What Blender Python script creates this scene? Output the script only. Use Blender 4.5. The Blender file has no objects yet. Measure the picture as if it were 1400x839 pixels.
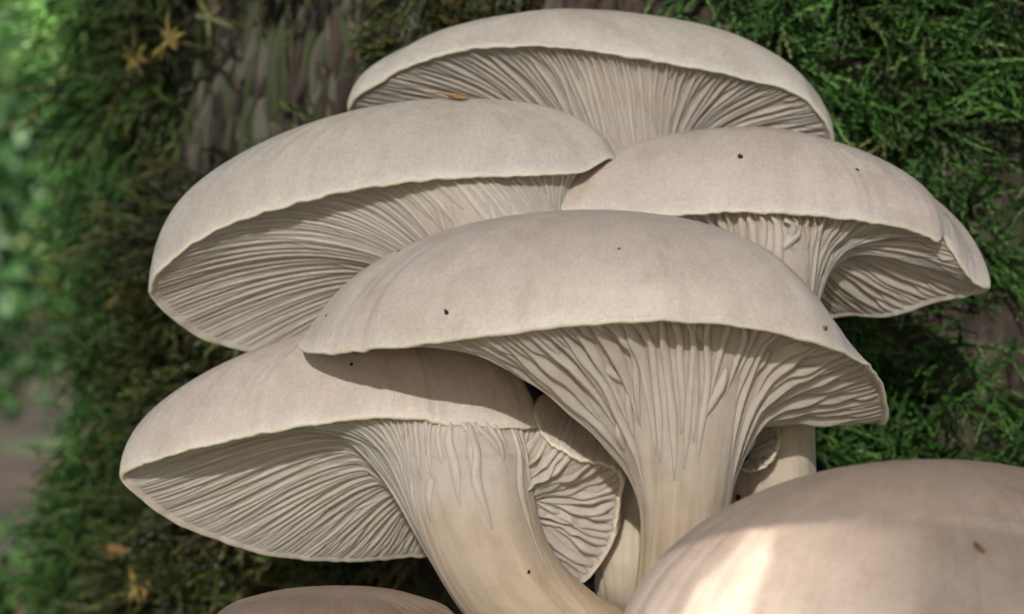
import bpy, math, random
import numpy as np
from mathutils import Vector
from mathutils.bvhtree import BVHTree

# ------------------------------------------------------------------ camera, sky, sun, exposure
D = 0.40                                  # camera to the plane y = 0, metres
K = 0.19 / 1400.0                         # metres per photo pixel on that plane
scene = bpy.context.scene
col = scene.collection
cam_d = bpy.data.cameras.new('camera')
cam = bpy.data.objects.new('camera', cam_d); col.objects.link(cam)
cam.location = (0, -D, 0); cam.rotation_euler = (math.radians(90), 0, 0)
cam_d.sensor_width = 36.0
cam_d.angle = 2 * math.atan(0.095 / D)
cam_d.clip_start = 0.01; cam_d.clip_end = 200
cam_d.dof.use_dof = True
cam_d.dof.focus_distance = D - 0.022
cam_d.dof.aperture_fstop = cam_d.lens / 4.4      # aperture about 4.4 mm wide
scene.camera = cam

SUN_EL, SUN_AZ = math.radians(27), math.radians(-8)     # azimuth off the viewing axis, sun behind the camera
TO_SUN = np.array([math.sin(SUN_AZ) * math.cos(SUN_EL), -math.cos(SUN_AZ) * math.cos(SUN_EL), math.sin(SUN_EL)])
sun_d = bpy.data.lights.new('sun', 'SUN'); sun = bpy.data.objects.new('sun', sun_d); col.objects.link(sun)
sun_d.energy = 5.0; sun_d.angle = math.radians(0.5); sun_d.color = (1.0, 0.962, 0.905)
sun.rotation_euler = Vector(TO_SUN).to_track_quat('Z', 'Y').to_euler()

world = bpy.data.worlds.new('World'); scene.world = world; world.use_nodes = True
wn = world.node_tree; wn.nodes.clear()
sky = wn.nodes.new('ShaderNodeTexSky'); sky.sky_type = 'NISHITA'; sky.sun_disc = False
sky.sun_elevation = SUN_EL
sky.sun_rotation = math.atan2(TO_SUN[0], TO_SUN[1])
bg = wn.nodes.new('ShaderNodeBackground'); bg.inputs['Strength'].default_value = 0.05
wo = wn.nodes.new('ShaderNodeOutputWorld')
wn.links.new(sky.outputs[0], bg.inputs['Color']); wn.links.new(bg.outputs[0], wo.inputs['Surface'])

scene.view_settings.view_transform = 'Standard'; scene.view_settings.look = 'None'
scene.view_settings.exposure = 1.28; scene.view_settings.gamma = 1.0
scene.view_settings.use_curve_mapping = False
scene.render.engine = 'CYCLES'
scene.cycles.use_denoising = True
scene.cycles.max_bounces = 8
scene.cycles.sample_clamp_indirect = 6.0

rng = np.random.default_rng(7)
random.seed(7)

# ------------------------------------------------------------------ helpers
def un(px, py, mm):
    """photo pixel and depth in millimetres behind the plane y = 0 -> point in metres"""
    f = K * (D + mm * 0.001) / D
    return np.array([(px - 700) * f, mm * 0.001, -(py - 419.5) * f])

def nrm(v):
    return v / np.maximum(np.linalg.norm(v, axis=-1, keepdims=True), 1e-12)

def mesh_obj(name, verts, faces, mat, parent=None, smooth=True, uv=None, colr=None):
    """verts (n,3), faces list/array of quads or tris -> one linked mesh object"""
    me = bpy.data.meshes.new(name)
    v = np.asarray(verts, dtype=np.float32)
    f = np.asarray(faces, dtype=np.int32)
    n, k = f.shape
    me.vertices.add(len(v)); me.vertices.foreach_set('co', v.ravel())
    me.loops.add(n * k); me.loops.foreach_set('vertex_index', f.ravel())
    me.polygons.add(n)
    me.polygons.foreach_set('loop_start', np.arange(0, n * k, k, dtype=np.int32))
    me.polygons.foreach_set('loop_total', np.full(n, k, dtype=np.int32))
    me.polygons.foreach_set('use_smooth', np.full(n, smooth))
    if uv is not None:
        l = me.uv_layers.new(name='UVMap')
        l.data.foreach_set('uv', np.asarray(uv, dtype=np.float32)[f.ravel()].ravel())
    if colr is not None:
        a = me.color_attributes.new('tint', 'FLOAT_COLOR', 'POINT')
        c = np.ones((len(v), 4), dtype=np.float32); c[:, :3] = colr
        a.data.foreach_set('color', c.ravel())
    me.update(calc_edges=True); me.validate()
    if mat is not None: me.materials.append(mat)
    o = bpy.data.objects.new(name, me); col.objects.link(o)
    if parent is not None: o.parent = parent
    return o

def tag(o, label=None, cat=None, group=None, kind=None):
    if label: o['label'] = label
    if cat: o['category'] = cat
    if group: o['group'] = group
    if kind: o['kind'] = kind
    return o

def empty(name, loc=(0, 0, 0)):
    o = bpy.data.objects.new(name, None); col.objects.link(o); o.location = [float(c) for c in loc]
    o.empty_display_size = 0.01
    return o

def child(o, parent):
    """parent in place: mesh data is in world coordinates, the Empty only carries a location"""
    o.parent = parent; o.location = [-c for c in parent.location]
    return o

def grid_faces(nr, nc, wrap=True, flip=False):
    r = np.arange(nr - 1)[:, None]; c = np.arange(nc if wrap else nc - 1)[None, :]
    c2 = (c + 1) % nc
    q = np.stack([r * nc + c, r * nc + c2, (r + 1) * nc + c2, (r + 1) * nc + c], -1).reshape(-1, 4)
    return q[:, ::-1] if flip else q

def cr_closed(P, n):
    """closed Catmull-Rom through P, resampled to n points of equal arc length"""
    P = np.asarray(P, float); m = len(P); out = []
    for i in range(m):
        p0, p1, p2, p3 = P[i - 1], P[i], P[(i + 1) % m], P[(i + 2) % m]
        u = np.linspace(0, 1, 24, endpoint=False)[:, None]
        out.append(0.5 * (2 * p1 + (p2 - p0) * u + (2 * p0 - 5 * p1 + 4 * p2 - p3) * u**2 + (3 * p1 - p0 - 3 * p2 + p3) * u**3))
    Q = np.concatenate(out); Q = np.concatenate([Q, Q[:1]])
    s = np.concatenate([[0], np.cumsum(np.linalg.norm(np.diff(Q[:, :3], axis=0), axis=1))])
    t = np.linspace(0, s[-1], n, endpoint=False)
    return np.stack([np.interp(t, s, Q[:, k]) for k in range(Q.shape[1])], -1)

def cr_open(P, n):
    P = np.asarray(P, float)
    P = np.concatenate([[2 * P[0] - P[1]], P, [2 * P[-1] - P[-2]]]); out = []
    for i in range(1, len(P) - 2):
        p0, p1, p2, p3 = P[i - 1:i + 3]
        u = np.linspace(0, 1, 24, endpoint=False)[:, None]
        out.append(0.5 * (2 * p1 + (p2 - p0) * u + (2 * p0 - 5 * p1 + 4 * p2 - p3) * u**2 + (3 * p1 - p0 - 3 * p2 + p3) * u**3))
    Q = np.concatenate(out + [P[-2:-1]])
    s = np.concatenate([[0], np.cumsum(np.linalg.norm(np.diff(Q[:, :3], axis=0), axis=1))])
    t = np.linspace(0, s[-1], n)
    return np.stack([np.interp(t, s, Q[:, k]) for k in range(Q.shape[1])], -1)

def pnoise(n, cycles, seed):
    """smooth periodic 1-D noise of n samples with about `cycles` bumps"""
    r = np.random.default_rng(seed); x = np.arange(n) / n * 2 * np.pi; y = np.zeros(n)
    for k in range(max(1, cycles // 2), cycles + cycles // 2 + 2):
        y += r.normal() * np.sin(k * x + r.uniform(0, 6.28))
    return y / max(np.std(y), 1e-9)

# ------------------------------------------------------------------ materials
def new_mat(name):
    m = bpy.data.materials.new(name); m.use_nodes = True
    nt = m.node_tree; b = nt.nodes['Principled BSDF']
    return m, nt, b

def node(nt, kind, **kw):
    n = nt.nodes.new(kind)
    for k, v in kw.items():
        if k in n.inputs: n.inputs[k].default_value = v
        else: setattr(n, k, v)
    return n

def ramp(nt, stops):
    r = nt.nodes.new('ShaderNodeValToRGB'); e = r.color_ramp.elements
    while len(e) < len(stops): e.new(0.5)
    for el, (p, c) in zip(e, stops): el.position = p; el.color = (*c, 1)
    return r

def mixc(nt, a, b, fac, mode='MIX'):
    m = nt.nodes.new('ShaderNodeMix'); m.data_type = 'RGBA'; m.blend_type = mode
    for sock, val in ((m.inputs['Factor'], fac), (m.inputs['A'], a), (m.inputs['B'], b)):
        if isinstance(val, (int, float)): sock.default_value = val
        elif isinstance(val, tuple): sock.default_value = (*val, 1)
        else: nt.links.new(val, sock)
    return m.outputs['Result']

def mushroom_mat(name, centre, mid, edge, sss=0.4, blotch=0.6, rough=0.50):
    """cap skin: UV.x runs round the cap, UV.y from the rim (0) to the crown (1)"""
    m, nt, b = new_mat(name); L = nt.links
    uv = node(nt, 'ShaderNodeUVMap'); sep = node(nt, 'ShaderNodeSeparateXYZ'); L.new(uv.outputs[0], sep.inputs[0])
    tc = node(nt, 'ShaderNodeTexCoord')
    big = node(nt, 'ShaderNodeTexNoise', Scale=42.0, Detail=4.0, Roughness=0.6); L.new(tc.outputs['Object'], big.inputs['Vector'])
    add = node(nt, 'ShaderNodeMath', operation='MULTIPLY_ADD'); add.inputs[1].default_value = 0.35; L.new(big.outputs[0], add.inputs[0]); L.new(sep.outputs[1], add.inputs[2])
    cr = ramp(nt, [(0.16, edge), (0.34, mid), (0.95, centre)]); L.new(add.outputs[0], cr.inputs[0])
    # radial fibrils
    mp = node(nt, 'ShaderNodeMapping'); mp.inputs['Scale'].default_value = (560, 12.0, 1); L.new(uv.outputs[0], mp.inputs[0])
    fib = node(nt, 'ShaderNodeTexNoise', Scale=1.0, Detail=3.0, Roughness=0.65); L.new(mp.outputs[0], fib.inputs['Vector'])
    fr = ramp(nt, [(0.3, (0.80, 0.79, 0.78)), (0.5, (1, 1, 1)), (0.72, (1.1, 1.1, 1.1))]); L.new(fib.outputs[0], fr.inputs[0])
    c1 = mixc(nt, cr.outputs[0], fr.outputs[0], 0.30, 'MULTIPLY')
    # blotches and pores
    bl = node(nt, 'ShaderNodeTexNoise', Scale=150.0, Detail=5.0, Roughness=0.6); L.new(tc.outputs['Object'], bl.inputs['Vector'])
    br = ramp(nt, [(0.30, (0.80, 0.77, 0.73)), (0.55, (1, 1, 1)), (0.8, (1.07, 1.06, 1.05))]); L.new(bl.outputs[0], br.inputs[0])
    c2 = mixc(nt, c1, br.outputs[0], blotch, 'MULTIPLY')
    fn = node(nt, 'ShaderNodeTexNoise', Scale=1400.0, Detail=3.0); L.new(tc.outputs['Object'], fn.inputs['Vector'])
    fnr = ramp(nt, [(0.3, (0.9, 0.9, 0.89)), (0.7, (1.06, 1.06, 1.06))]); L.new(fn.outputs[0], fnr.inputs[0])
    c3 = mixc(nt, c2, fnr.outputs[0], 0.9, 'MULTIPLY')
    # scuffed places just inside the rim
    ms = node(nt, 'ShaderNodeMapping'); ms.inputs['Scale'].default_value = (26, 34, 1); L.new(uv.outputs[0], ms.inputs[0])
    ns_ = node(nt, 'ShaderNodeTexNoise', Scale=1.0, Detail=5.0, Roughness=0.7); L.new(ms.outputs[0], ns_.inputs['Vector'])
    rs = ramp(nt, [(0.56, (0, 0, 0)), (0.63, (1, 1, 1))]); L.new(ns_.outputs[0], rs.inputs[0])
    rz = ramp(nt, [(0.03, (0, 0, 0)), (0.06, (1, 1, 1)), (0.11, (1, 1, 1)), (0.17, (0, 0, 0))]); L.new(sep.outputs[1], rz.inputs[0])
    sc = node(nt, 'ShaderNodeMath', operation='MULTIPLY'); L.new(rs.outputs[0], sc.inputs[0]); L.new(rz.outputs[0], sc.inputs[1])
    sc2 = node(nt, 'ShaderNodeMath', operation='MULTIPLY'); sc2.inputs[1].default_value = 0.32; L.new(sc.outputs[0], sc2.inputs[0])
    c3 = mixc(nt, c3, (0.36, 0.315, 0.27), sc2.outputs[0])
    rl = ramp(nt, [(0.0, (0.5, 0.5, 0.5)), (0.016, (0, 0, 0))]); L.new(sep.outputs[1], rl.inputs[0])
    c3 = mixc(nt, c3, (0.68, 0.61, 0.45), rl.outputs[0])
    L.new(c3, b.inputs['Base Color'])
    b.inputs['Roughness'].default_value = rough
    b.inputs['Specular IOR Level'].default_value = 0.42
    b.inputs['Subsurface Weight'].default_value = sss
    b.inputs['Subsurface Radius'].default_value = (1.0, 0.6, 0.35); b.inputs['Subsurface Scale'].default_value = 0.0022
    bp = node(nt, 'ShaderNodeBump', Strength=0.22, Distance=0.0004)
    bh = node(nt, 'ShaderNodeMath', operation='ADD'); L.new(fib.outputs[0], bh.inputs[0]); L.new(fn.outputs[0], bh.inputs[1])
    L.new(bh.outputs[0], bp.inputs['Height']); L.new(bp.outputs[0], b.inputs['Normal'])
    return m

def flesh_mat(name, gill0, gill1, stem0, stem1, sss=0.6):
    """gills and stems: UV.y below 1 is the gill funnel, above 1 the stem; lengthwise fibres"""
    m, nt, b = new_mat(name); L = nt.links
    uv = node(nt, 'ShaderNodeUVMap'); tc = node(nt, 'ShaderNodeTexCoord')
    sep = node(nt, 'ShaderNodeSeparateXYZ'); L.new(uv.outputs[0], sep.inputs[0])
    mp = node(nt, 'ShaderNodeMapping'); mp.inputs['Scale'].default_value = (60, 3.0, 1); L.new(uv.outputs[0], mp.inputs[0])
    fib = node(nt, 'ShaderNodeTexNoise', Scale=1.0, Detail=4.0, Roughness=0.65); L.new(mp.outputs[0], fib.inputs['Vector'])
    big = node(nt, 'ShaderNodeTexNoise', Scale=120.0, Detail=3.0); L.new(tc.outputs['Object'], big.inputs['Vector'])
    ma = node(nt, 'ShaderNodeMath', operation='MULTIPLY_ADD'); ma.inputs[1].default_value = 0.35; L.new(big.outputs[0], ma.inputs[0]); L.new(sep.outputs[1], ma.inputs[2])
    mr = node(nt, 'ShaderNodeMapRange'); mr.inputs['From Min'].default_value = 0.92; mr.inputs['From Max'].default_value = 1.42; L.new(ma.outputs[0], mr.inputs[0])
    cg = ramp(nt, [(0.34, gill1), (0.64, gill0)]); L.new(fib.outputs[0], cg.inputs[0])
    cs = ramp(nt, [(0.32, stem1), (0.66, stem0)]); L.new(fib.outputs[0], cs.inputs[0])
    base = mixc(nt, cg.outputs[0], cs.outputs[0], mr.outputs[0])
    bl = node(nt, 'ShaderNodeTexNoise', Scale=190.0, Detail=5.0); L.new(tc.outputs['Object'], bl.inputs['Vector'])
    br = ramp(nt, [(0.32, (0.86, 0.83, 0.78)), (0.58, (1, 1, 1)), (0.8, (1.05, 1.05, 1.05))]); L.new(bl.outputs[0], br.inputs[0])
    L.new(mixc(nt, base, br.outputs[0], 0.55, 'MULTIPLY'), b.inputs['Base Color'])
    b.inputs['Roughness'].default_value = 0.6; b.inputs['Specular IOR Level'].default_value = 0.3
    b.inputs['Subsurface Weight'].default_value = sss
    b.inputs['Subsurface Radius'].default_value = (1.0, 0.80, 0.64); b.inputs['Subsurface Scale'].default_value = 0.0034
    fn = node(nt, 'ShaderNodeTexNoise', Scale=900.0, Detail=3.0); L.new(tc.outputs['Object'], fn.inputs['Vector'])
    bh = node(nt, 'ShaderNodeMath', operation='ADD'); L.new(fib.outputs[0], bh.inputs[0]); L.new(fn.outputs[0], bh.inputs[1])
    bp = node(nt, 'ShaderNodeBump', Strength=0.25, Distance=0.0005); L.new(bh.outputs[0], bp.inputs['Height']); L.new(bp.outputs[0], b.inputs['Normal'])
    return m

def tint_mat(name, rough=0.55, scale=600.0, trans=0.0, spec=0.3):
    """colour from the 'tint' attribute, broken up by noise"""
    m, nt, b = new_mat(name); L = nt.links
    at = node(nt, 'ShaderNodeVertexColor', layer_name='tint')
    tc = node(nt, 'ShaderNodeTexCoord'); n = node(nt, 'ShaderNodeTexNoise', Scale=scale, Detail=3.0); L.new(tc.outputs['Object'], n.inputs['Vector'])
    r = ramp(nt, [(0.3, (0.72, 0.72, 0.70)), (0.7, (1.2, 1.2, 1.15))]); L.new(n.outputs[0], r.inputs[0])
    c = mixc(nt, at.outputs[0], r.outputs[0], 0.8, 'MULTIPLY')
    L.new(c, b.inputs['Base Color']); b.inputs['Roughness'].default_value = rough; b.inputs['Specular IOR Level'].default_value = spec
    if trans > 0:
        t = node(nt, 'ShaderNodeBsdfTranslucent'); L.new(c, t.inputs['Color'])
        mx = node(nt, 'ShaderNodeMixShader'); mx.inputs[0].default_value = trans
        L.new(b.outputs[0], mx.inputs[1]); L.new(t.outputs[0], mx.inputs[2])
        L.new(mx.outputs[0], nt.nodes['Material Output'].inputs['Surface'])
    return m

def plain_mat(name, c, rough=0.6, var=0.3, scale=300.0):
    m, nt, b = new_mat(name); L = nt.links
    tc = node(nt, 'ShaderNodeTexCoord'); n = node(nt, 'ShaderNodeTexNoise', Scale=scale, Detail=4.0); L.new(tc.outputs['Object'], n.inputs['Vector'])
    r = ramp(nt, [(0.3, tuple(x * (1 - var) for x in c)), (0.7, tuple(x * (1 + var) for x in c))]); L.new(n.outputs[0], r.inputs[0])
    L.new(r.outputs[0], b.inputs['Base Color']); b.inputs['Roughness'].default_value = rough
    bp = node(nt, 'ShaderNodeBump', Strength=0.5, Distance=0.001); L.new(n.outputs[0], bp.inputs['Height']); L.new(bp.outputs[0], b.inputs['Normal'])
    return m

M_CAP = mushroom_mat('cap_skin_beige', (0.42, 0.345, 0.29), (0.54, 0.46, 0.40), (0.66, 0.59, 0.51))
M_CAPG = mushroom_mat('cap_skin_greyish', (0.39, 0.34, 0.28), (0.475, 0.425, 0.365), (0.59, 0.55, 0.47))
M_CAPB = mushroom_mat('cap_skin_tan', (0.34, 0.25, 0.19), (0.44, 0.36, 0.305), (0.55, 0.48, 0.41), blotch=0.65)
M_CAPR = mushroom_mat('cap_skin_brown', (0.29, 0.205, 0.15), (0.32, 0.23, 0.17), (0.40, 0.30, 0.22))
G0, G1 = (0.54, 0.465, 0.40), (0.485, 0.41, 0.345)
S0, S1 = (0.58, 0.465, 0.335), (0.39, 0.28, 0.175)
M_GILL = flesh_mat('flesh_cream_stem', G0, G1, S0, S1)
M_GILLW = flesh_mat('flesh_warm_gills', (0.58, 0.48, 0.38), (0.50, 0.39, 0.295), (0.60, 0.49, 0.36), (0.5, 0.38, 0.26))
M_GILLP = flesh_mat('flesh_pale_stem', G0, G1, (0.56, 0.48, 0.38), (0.48, 0.395, 0.30))
M_STEM = M_GILL; M_STEMP = M_GILLP

# ------------------------------------------------------------------ mushrooms
NT = 360                                                   # columns round a cap
CAPS = []                                                  # (verts, faces) for placing specks

def sample(G, c, r):
    """bilinear sample of a grid G[row, col] at float col c (wraps) and row r"""
    nr, nc = G.shape[:2]
    c = np.asarray(c) % nc; r = np.clip(np.asarray(r), 0, nr - 1.001)
    c0 = np.floor(c).astype(int); r0 = np.floor(r).astype(int); fc = (c - c0)[..., None]; fr = (r - r0)[..., None]
    c1 = (c0 + 1) % nc
    return (G[r0, c0] * (1 - fc) + G[r0, c1] * fc) * (1 - fr) + (G[r0 + 1, c0] * (1 - fc) + G[r0 + 1, c1] * fc) * fr

def mushroom(label, rim, apex, up, stem, mats, seed=1, hollow=4.0, trumpet=0.45, inward=0.35,
             gills=(56, 56, 112), gill_h=1.9, dome=0.56, flat=0.56, wobble=0.5, rag=0.15, lump=0.35,
             decur=1.12, bulge=0.0, group=None, squash=0.70, shift=0.0, cone=0.2, lean_k=0.8, wedge=0.44, keep_n=True):
    """rim: closed list of (px, py, mm); apex: (px, py, mm); up: cap axis; stem: (px, py, mm, radius px) from the gills down"""
    mcap, mgill, mstem = mats
    zc = apex[2]
    sq = lambda m: zc + (m - zc) * squash + shift
    prof_pts = np.array([((p[3:7] if len(p) > 6 else (*p[3:6], 0.0)) if len(p) > 3 else (np.nan,) * 4) for p in rim], float)
    rim = [(p[0], p[1], sq(p[2])) for p in rim]; apex = (apex[0], apex[1], zc + shift)
    stem = [(a, b, sq(c), d) if i < len(stem) - 2 else (a, b, c, d) for i, (a, b, c, d) in enumerate(stem)]
    R = cr_closed([np.append(un(*p), e) for p, e in zip(rim, prof_pts)], NT); prof_t = R[:, 3:7]; R = R[:, :3]
    lay = 0.0 if np.isnan(prof_t).any() else prof_t[:, 3:4]        # 1: the skin leans inwards straight from the rim
    U = nrm(np.asarray(up, float)); P = un(*apex)
    r_ = np.random.default_rng(seed)
    rad = nrm(R - R.mean(0) - ((R - R.mean(0)) @ U)[:, None] * U)
    rag_n = (pnoise(NT, 26, seed) * 0.6 + pnoise(NT, 60, seed + 1) * 0.4) * rag * 0.001
    R = R + rad * rag_n[:, None] * 0.6 + U * (rag_n * 0.8)[:, None]
    # ---- skin: quarter-ellipse arcs from the rim to the crown
    NS = 34
    s = (1 - np.cos(np.linspace(0, 1, NS) * np.pi / 2)) ** 0.8
    s = s[:, None, None]
    h = ((P - R) @ U)[:, None]
    horiz = (R - P) + U * h
    C1 = R + U * h * dome * (1 - 0.45 * lay) - horiz * 0.32 * lay + rad * (bulge * 0.001)
    C2 = P + horiz * flat
    T = (1 - s)**3 * R + 3 * (1 - s)**2 * s * C1 + 3 * (1 - s) * s**2 * C2 + s**3 * P
    # gentle unevenness of the skin, vanishing at the rim and at the crown
    sv = np.linspace(0, 1, NS)
    d = np.zeros((NS, NT))
    for k, (cyc, ph, am) in enumerate([(5, 0.7, 1.0), (9, 1.6, 0.5), (14, 2.4, 0.25)]):
        n1 = pnoise(NT, cyc, seed * 7 + k); n2 = pnoise(NT, cyc, seed * 11 + k)
        d += am * (n1[None] * np.cos(sv * 6 * ph)[:, None] + n2[None] * np.sin(sv * 6 * ph)[:, None])
    fade = (np.sin(np.pi * np.clip(sv, 0, 1)) ** 0.8 * (1 - sv))[:, None]
    T = T + (U + 0.5 * rad)[..., :] * (d * fade * lump * 0.001)[..., None]
    # ---- underside: from the rolled-in rim to the stem ring
    st = np.array([np.append(un(*p[:3]), p[3] * K * (D + p[2] * .001) / D) for p in stem])
    path = cr_open(st, 44); C = path[:, :3]; rr = path[:, 3]
    tan = nrm(np.gradient(C, axis=0))
    def ring(i, dirs):
        dd = nrm(dirs - (dirs @ tan[i])[:, None] * tan[i])
        return dd
    dirs = ring(0, R - C[0])
    lum = 1 + 0.022 * pnoise(NT, 7, seed + 5) + 0.005 * pnoise(NT, 26, seed + 6)
    S = C[0] + dirs * (rr[0] * lum)[:, None]
    B0 = R - rad * 0.0009 + U * 0.0001
    Ln = np.linalg.norm(S - B0, axis=1)[:, None]
    
    if not np.isnan(prof_t).any(): hollow, cone, trumpet = prof_t[:, :1], prof_t[:, 1:2], prof_t[:, 2:3]
    hol = np.clip(Ln / 0.03, 0.1, 1.0) * hollow * 0.001
    drop = ((S - B0) @ U)[:, None] * U
    c1 = B0 + ((S - B0) - drop * (1 - cone)) * inward + U * hol
    c2 = S - tan[0] * Ln * trumpet + (B0 - S) * (0.36 * cone)
    NV = 36
    v = (np.linspace(0, 1, NV) ** 1.05)[:, None, None]
    G = (1 - v)**3 * B0 + 3 * (1 - v)**2 * v * c1 + 3 * (1 - v) * v**2 * c2 + v**3 * S
    rows = []
    for i in range(1, len(C)):
        dd = ring(i, dirs)
        fi_ = min(1.0, i / 14); w = lum * (1 + 0.006 * fi_ * pnoise(NT, 30, seed + 9)) * (1 + 0.035 * fi_ * math.sin(i * 0.33 + seed))
        rows.append(C[i] + dd * (rr[i] * w)[:, None])
    G = np.concatenate([G, np.array(rows)])
    lo_, hi_ = NV - 12, min(NV + 12, len(G) - 2)
    for _ in range(60):
        G[lo_:hi_] = 0.5 * G[lo_:hi_] + 0.25 * (G[lo_ - 1:hi_ - 1] + G[lo_ + 1:hi_ + 1])
    # ---- normals of the underside, pointing out of the flesh
    gu = np.roll(G, -1, 1) - np.roll(G, 1, 1); gv = np.gradient(G, axis=0)
    N = nrm(np.cross(gu, gv))
    mid = G[NV - 1]; sgn = np.sign(np.mean(np.sum(N[NV + 3] * (G[NV + 3] - C[4]), -1)))
    N = N * (sgn if sgn != 0 else 1)
    # ---- objects
    root = empty('oyster_mushroom', C[-1])
    tag(root, label, 'mushroom', group)
    edge1 = R - rad * 0.0002 - U * 0.0004; edge2 = R - rad * 0.0006 - U * 0.0004
    cut = int(0.62 * NV)                                  # the stem part begins among the gills
    capV = np.concatenate([T[::-1].reshape(-1, 3), edge1, edge2, G[:cut].reshape(-1, 3)])
    nrows = NS + 2 + cut
    uu = np.tile(np.arange(NT) / NT, nrows)
    vrow = np.concatenate([np.linspace(0, 1, NV) ** 1.05, 1 + np.arange(1, G.shape[0] - NV + 1) / 43.0])
    vv = np.concatenate([np.repeat(sv[::-1], NT), np.zeros(2 * NT), np.repeat(vrow[:cut], NT)])
    F = grid_faces(nrows, NT)
    # orientation check on the skin
    q = F[NT * (NS // 2)]; n0 = np.cross(capV[q[1]] - capV[q[0]], capV[q[2]] - capV[q[0]])
    if n0 @ (U + rad[0]) < 0: F = F[:, ::-1]
    cap = mesh_obj('cap', capV, F, mcap, uv=np.stack([uu, vv], -1))
    cap.data.materials.append(mgill)
    mi = np.zeros(len(F), dtype=np.int32); mi[NT * (NS + 1):] = 1
    cap.data.polygons.foreach_set('material_index', mi)
    cn = np.zeros_like(capV); cn[(NS + 2 + 6) * NT:] = N[6:cut].reshape(-1, 3)
    if keep_n: cap.data.normals_split_custom_set_from_vertices(cn.tolist())
    child(cap, root)
    CAPS.append((capV, F))
    lap = 3                                               # rows of overlap, tucked just under the cap flesh
    G2 = G[cut - 1 - lap:].copy(); G2[:lap] -= N[cut - 1 - lap:cut - 1] * np.array([0.00012, 0.00008, 0.00004])[:, None, None]
    sV = G2.reshape(-1, 3); ns = len(G2)
    uv = np.stack([np.tile(np.arange(NT) / NT, ns), np.repeat(vrow[cut - 1 - lap:], NT)], -1)
    SF = grid_faces(ns, NT)
    q = SF[NT * 4]; n0 = np.cross(sV[q[1]] - sV[q[0]], sV[q[2]] - sV[q[0]])
    if n0 @ N[cut + 3, 0] < 0: SF = SF[:, ::-1]
    stem_o = mesh_obj('stem', sV, SF, mstem, uv=uv); child(stem_o, root)
    if keep_n: stem_o.data.normals_split_custom_set_from_vertices(N[cut - 1 - lap:].reshape(-1, 3).tolist())
    CAPS.append((sV, SF))
    # ---- gills: each a thin blade standing on the underside
    n1, n2, n3 = gills
    specs = []
    for k in range(n1): specs.append(((k + r_.normal() * 0.10) / n1, decur + r_.uniform(-0.34, 0.22), 1.0, 26))
    for k in range(n2): specs.append(((k + 0.5 + r_.normal() * 0.08) / max(n2, 1), r_.uniform(0.50, 0.95), 0.85, 18))
    for k in range(n3): specs.append(((k + 0.5 + r_.normal() * 0.05) / max(n3, 1), r_.uniform(0.16, 0.45), 0.5, 10))
    spacing = NT / max(n1, 1)
    for k in range(n1 // 2): specs.append((r_.uniform(0, 1), r_.uniform(0.45, 0.95), 0.6, -9))   # short cross-links between neighbours
    for (t0, vend, hs, nseg) in specs:
        link = nseg < 0; nseg = abs(nseg)
        v0 = vend - r_.uniform(0.16, 0.30) if link else 0.012
        vs = np.linspace(v0, vend, nseg)
        ph = r_.uniform(0, 6.28, 4); am = r_.normal(0, 1, 3) * wobble
        wob = spacing * (0.20 * am[0] * np.sin(vs * 3.1 + ph[0]) + 0.11 * am[1] * np.sin(vs * 7.3 + ph[1]) + 0.05 * am[2] * np.sin(vs * 17 + ph[2])) * np.clip(vs * 3, 0, 1)
        cc = t0 * NT + wob
        if link: cc = cc + spacing * r_.choice([-1.0, 1.0]) * (vs - v0) / (vend - v0)
        # v<=1 on the funnel, v>1 on the stem (row index)
        row = np.where(vs <= 1, (vs ** (1 / 1.05)) * (NV - 1), NV - 1 + (vs - 1) * 43)
        b = sample(G, cc, row); n = nrm(sample(N, cc, row))
        tg = nrm(np.gradient(b, axis=0)); sd = nrm(np.cross(tg, n))
        x = (vs - v0) / (vend - v0)
        prof = np.clip(x / 0.30, 0, 1) ** 0.75 * np.clip((1 - x) / 0.58, 0, 1) ** 1.1
        hh = gill_h * 0.001 * hs * prof * (1 + 0.10 * np.sin(vs * 23 + ph[3]) * wobble) + 0.00008
        fin = np.clip((1 - x) / 0.30, 0, 1)
        lean = sd * (hh * (r_.normal(0, 0.16) - lean_k * np.sign(sd[:, 2]) * np.clip(np.abs(sd[:, 2]) * 2, 0, 1)))[:, None]
        lvl = np.where(vs < 0.3, 4, np.where(vs < 0.7, 2, 1)) if n3 else np.where(vs < 0.7, 2, 1)
        gapw = np.linalg.norm(sample(G, cc + 0.5 * spacing, row) - sample(G, cc - 0.5 * spacing, row), axis=1) / lvl
        gapw = np.convolve(np.pad(gapw, 2, mode='edge'), np.ones(5) / 5, 'valid')
        wb = np.clip(wedge * gapw, 0.00030, 0.0014)[:, None]; wt = np.clip(0.18 * gapw, 0.00016, 0.00042)[:, None]
        wb = wb * (0.25 + 0.75 * fin[:, None]); wt = wt * (0.2 + 0.8 * fin[:, None])
        sink = n * (0.00030 * (1 - fin) ** 2)[:, None]
        e = b + n * hh[:, None] + lean - sink
        bb = b - n * 0.0003 - sink
        V = np.stack([bb - sd * wb, e - sd * wt, e + sd * wt, bb + sd * wb], 1).reshape(-1, 3)
        i = np.arange(nseg - 1)[:, None] * 4
        fq = np.concatenate([i + np.array([[a, a + 1, a + 5, a + 4]]) for a in range(3)])
        uvg = np.stack([np.tile([0.0, 0.02, 0.022, 0.04], nseg) + t0 * 3, np.repeat(vs, 4)], -1)
        g = mesh_obj('gill', V, fq, mgill, uv=uvg)
        g.parent = cap
    return root

GRP = 'oyster mushrooms of one cluster on the trunk'
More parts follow.
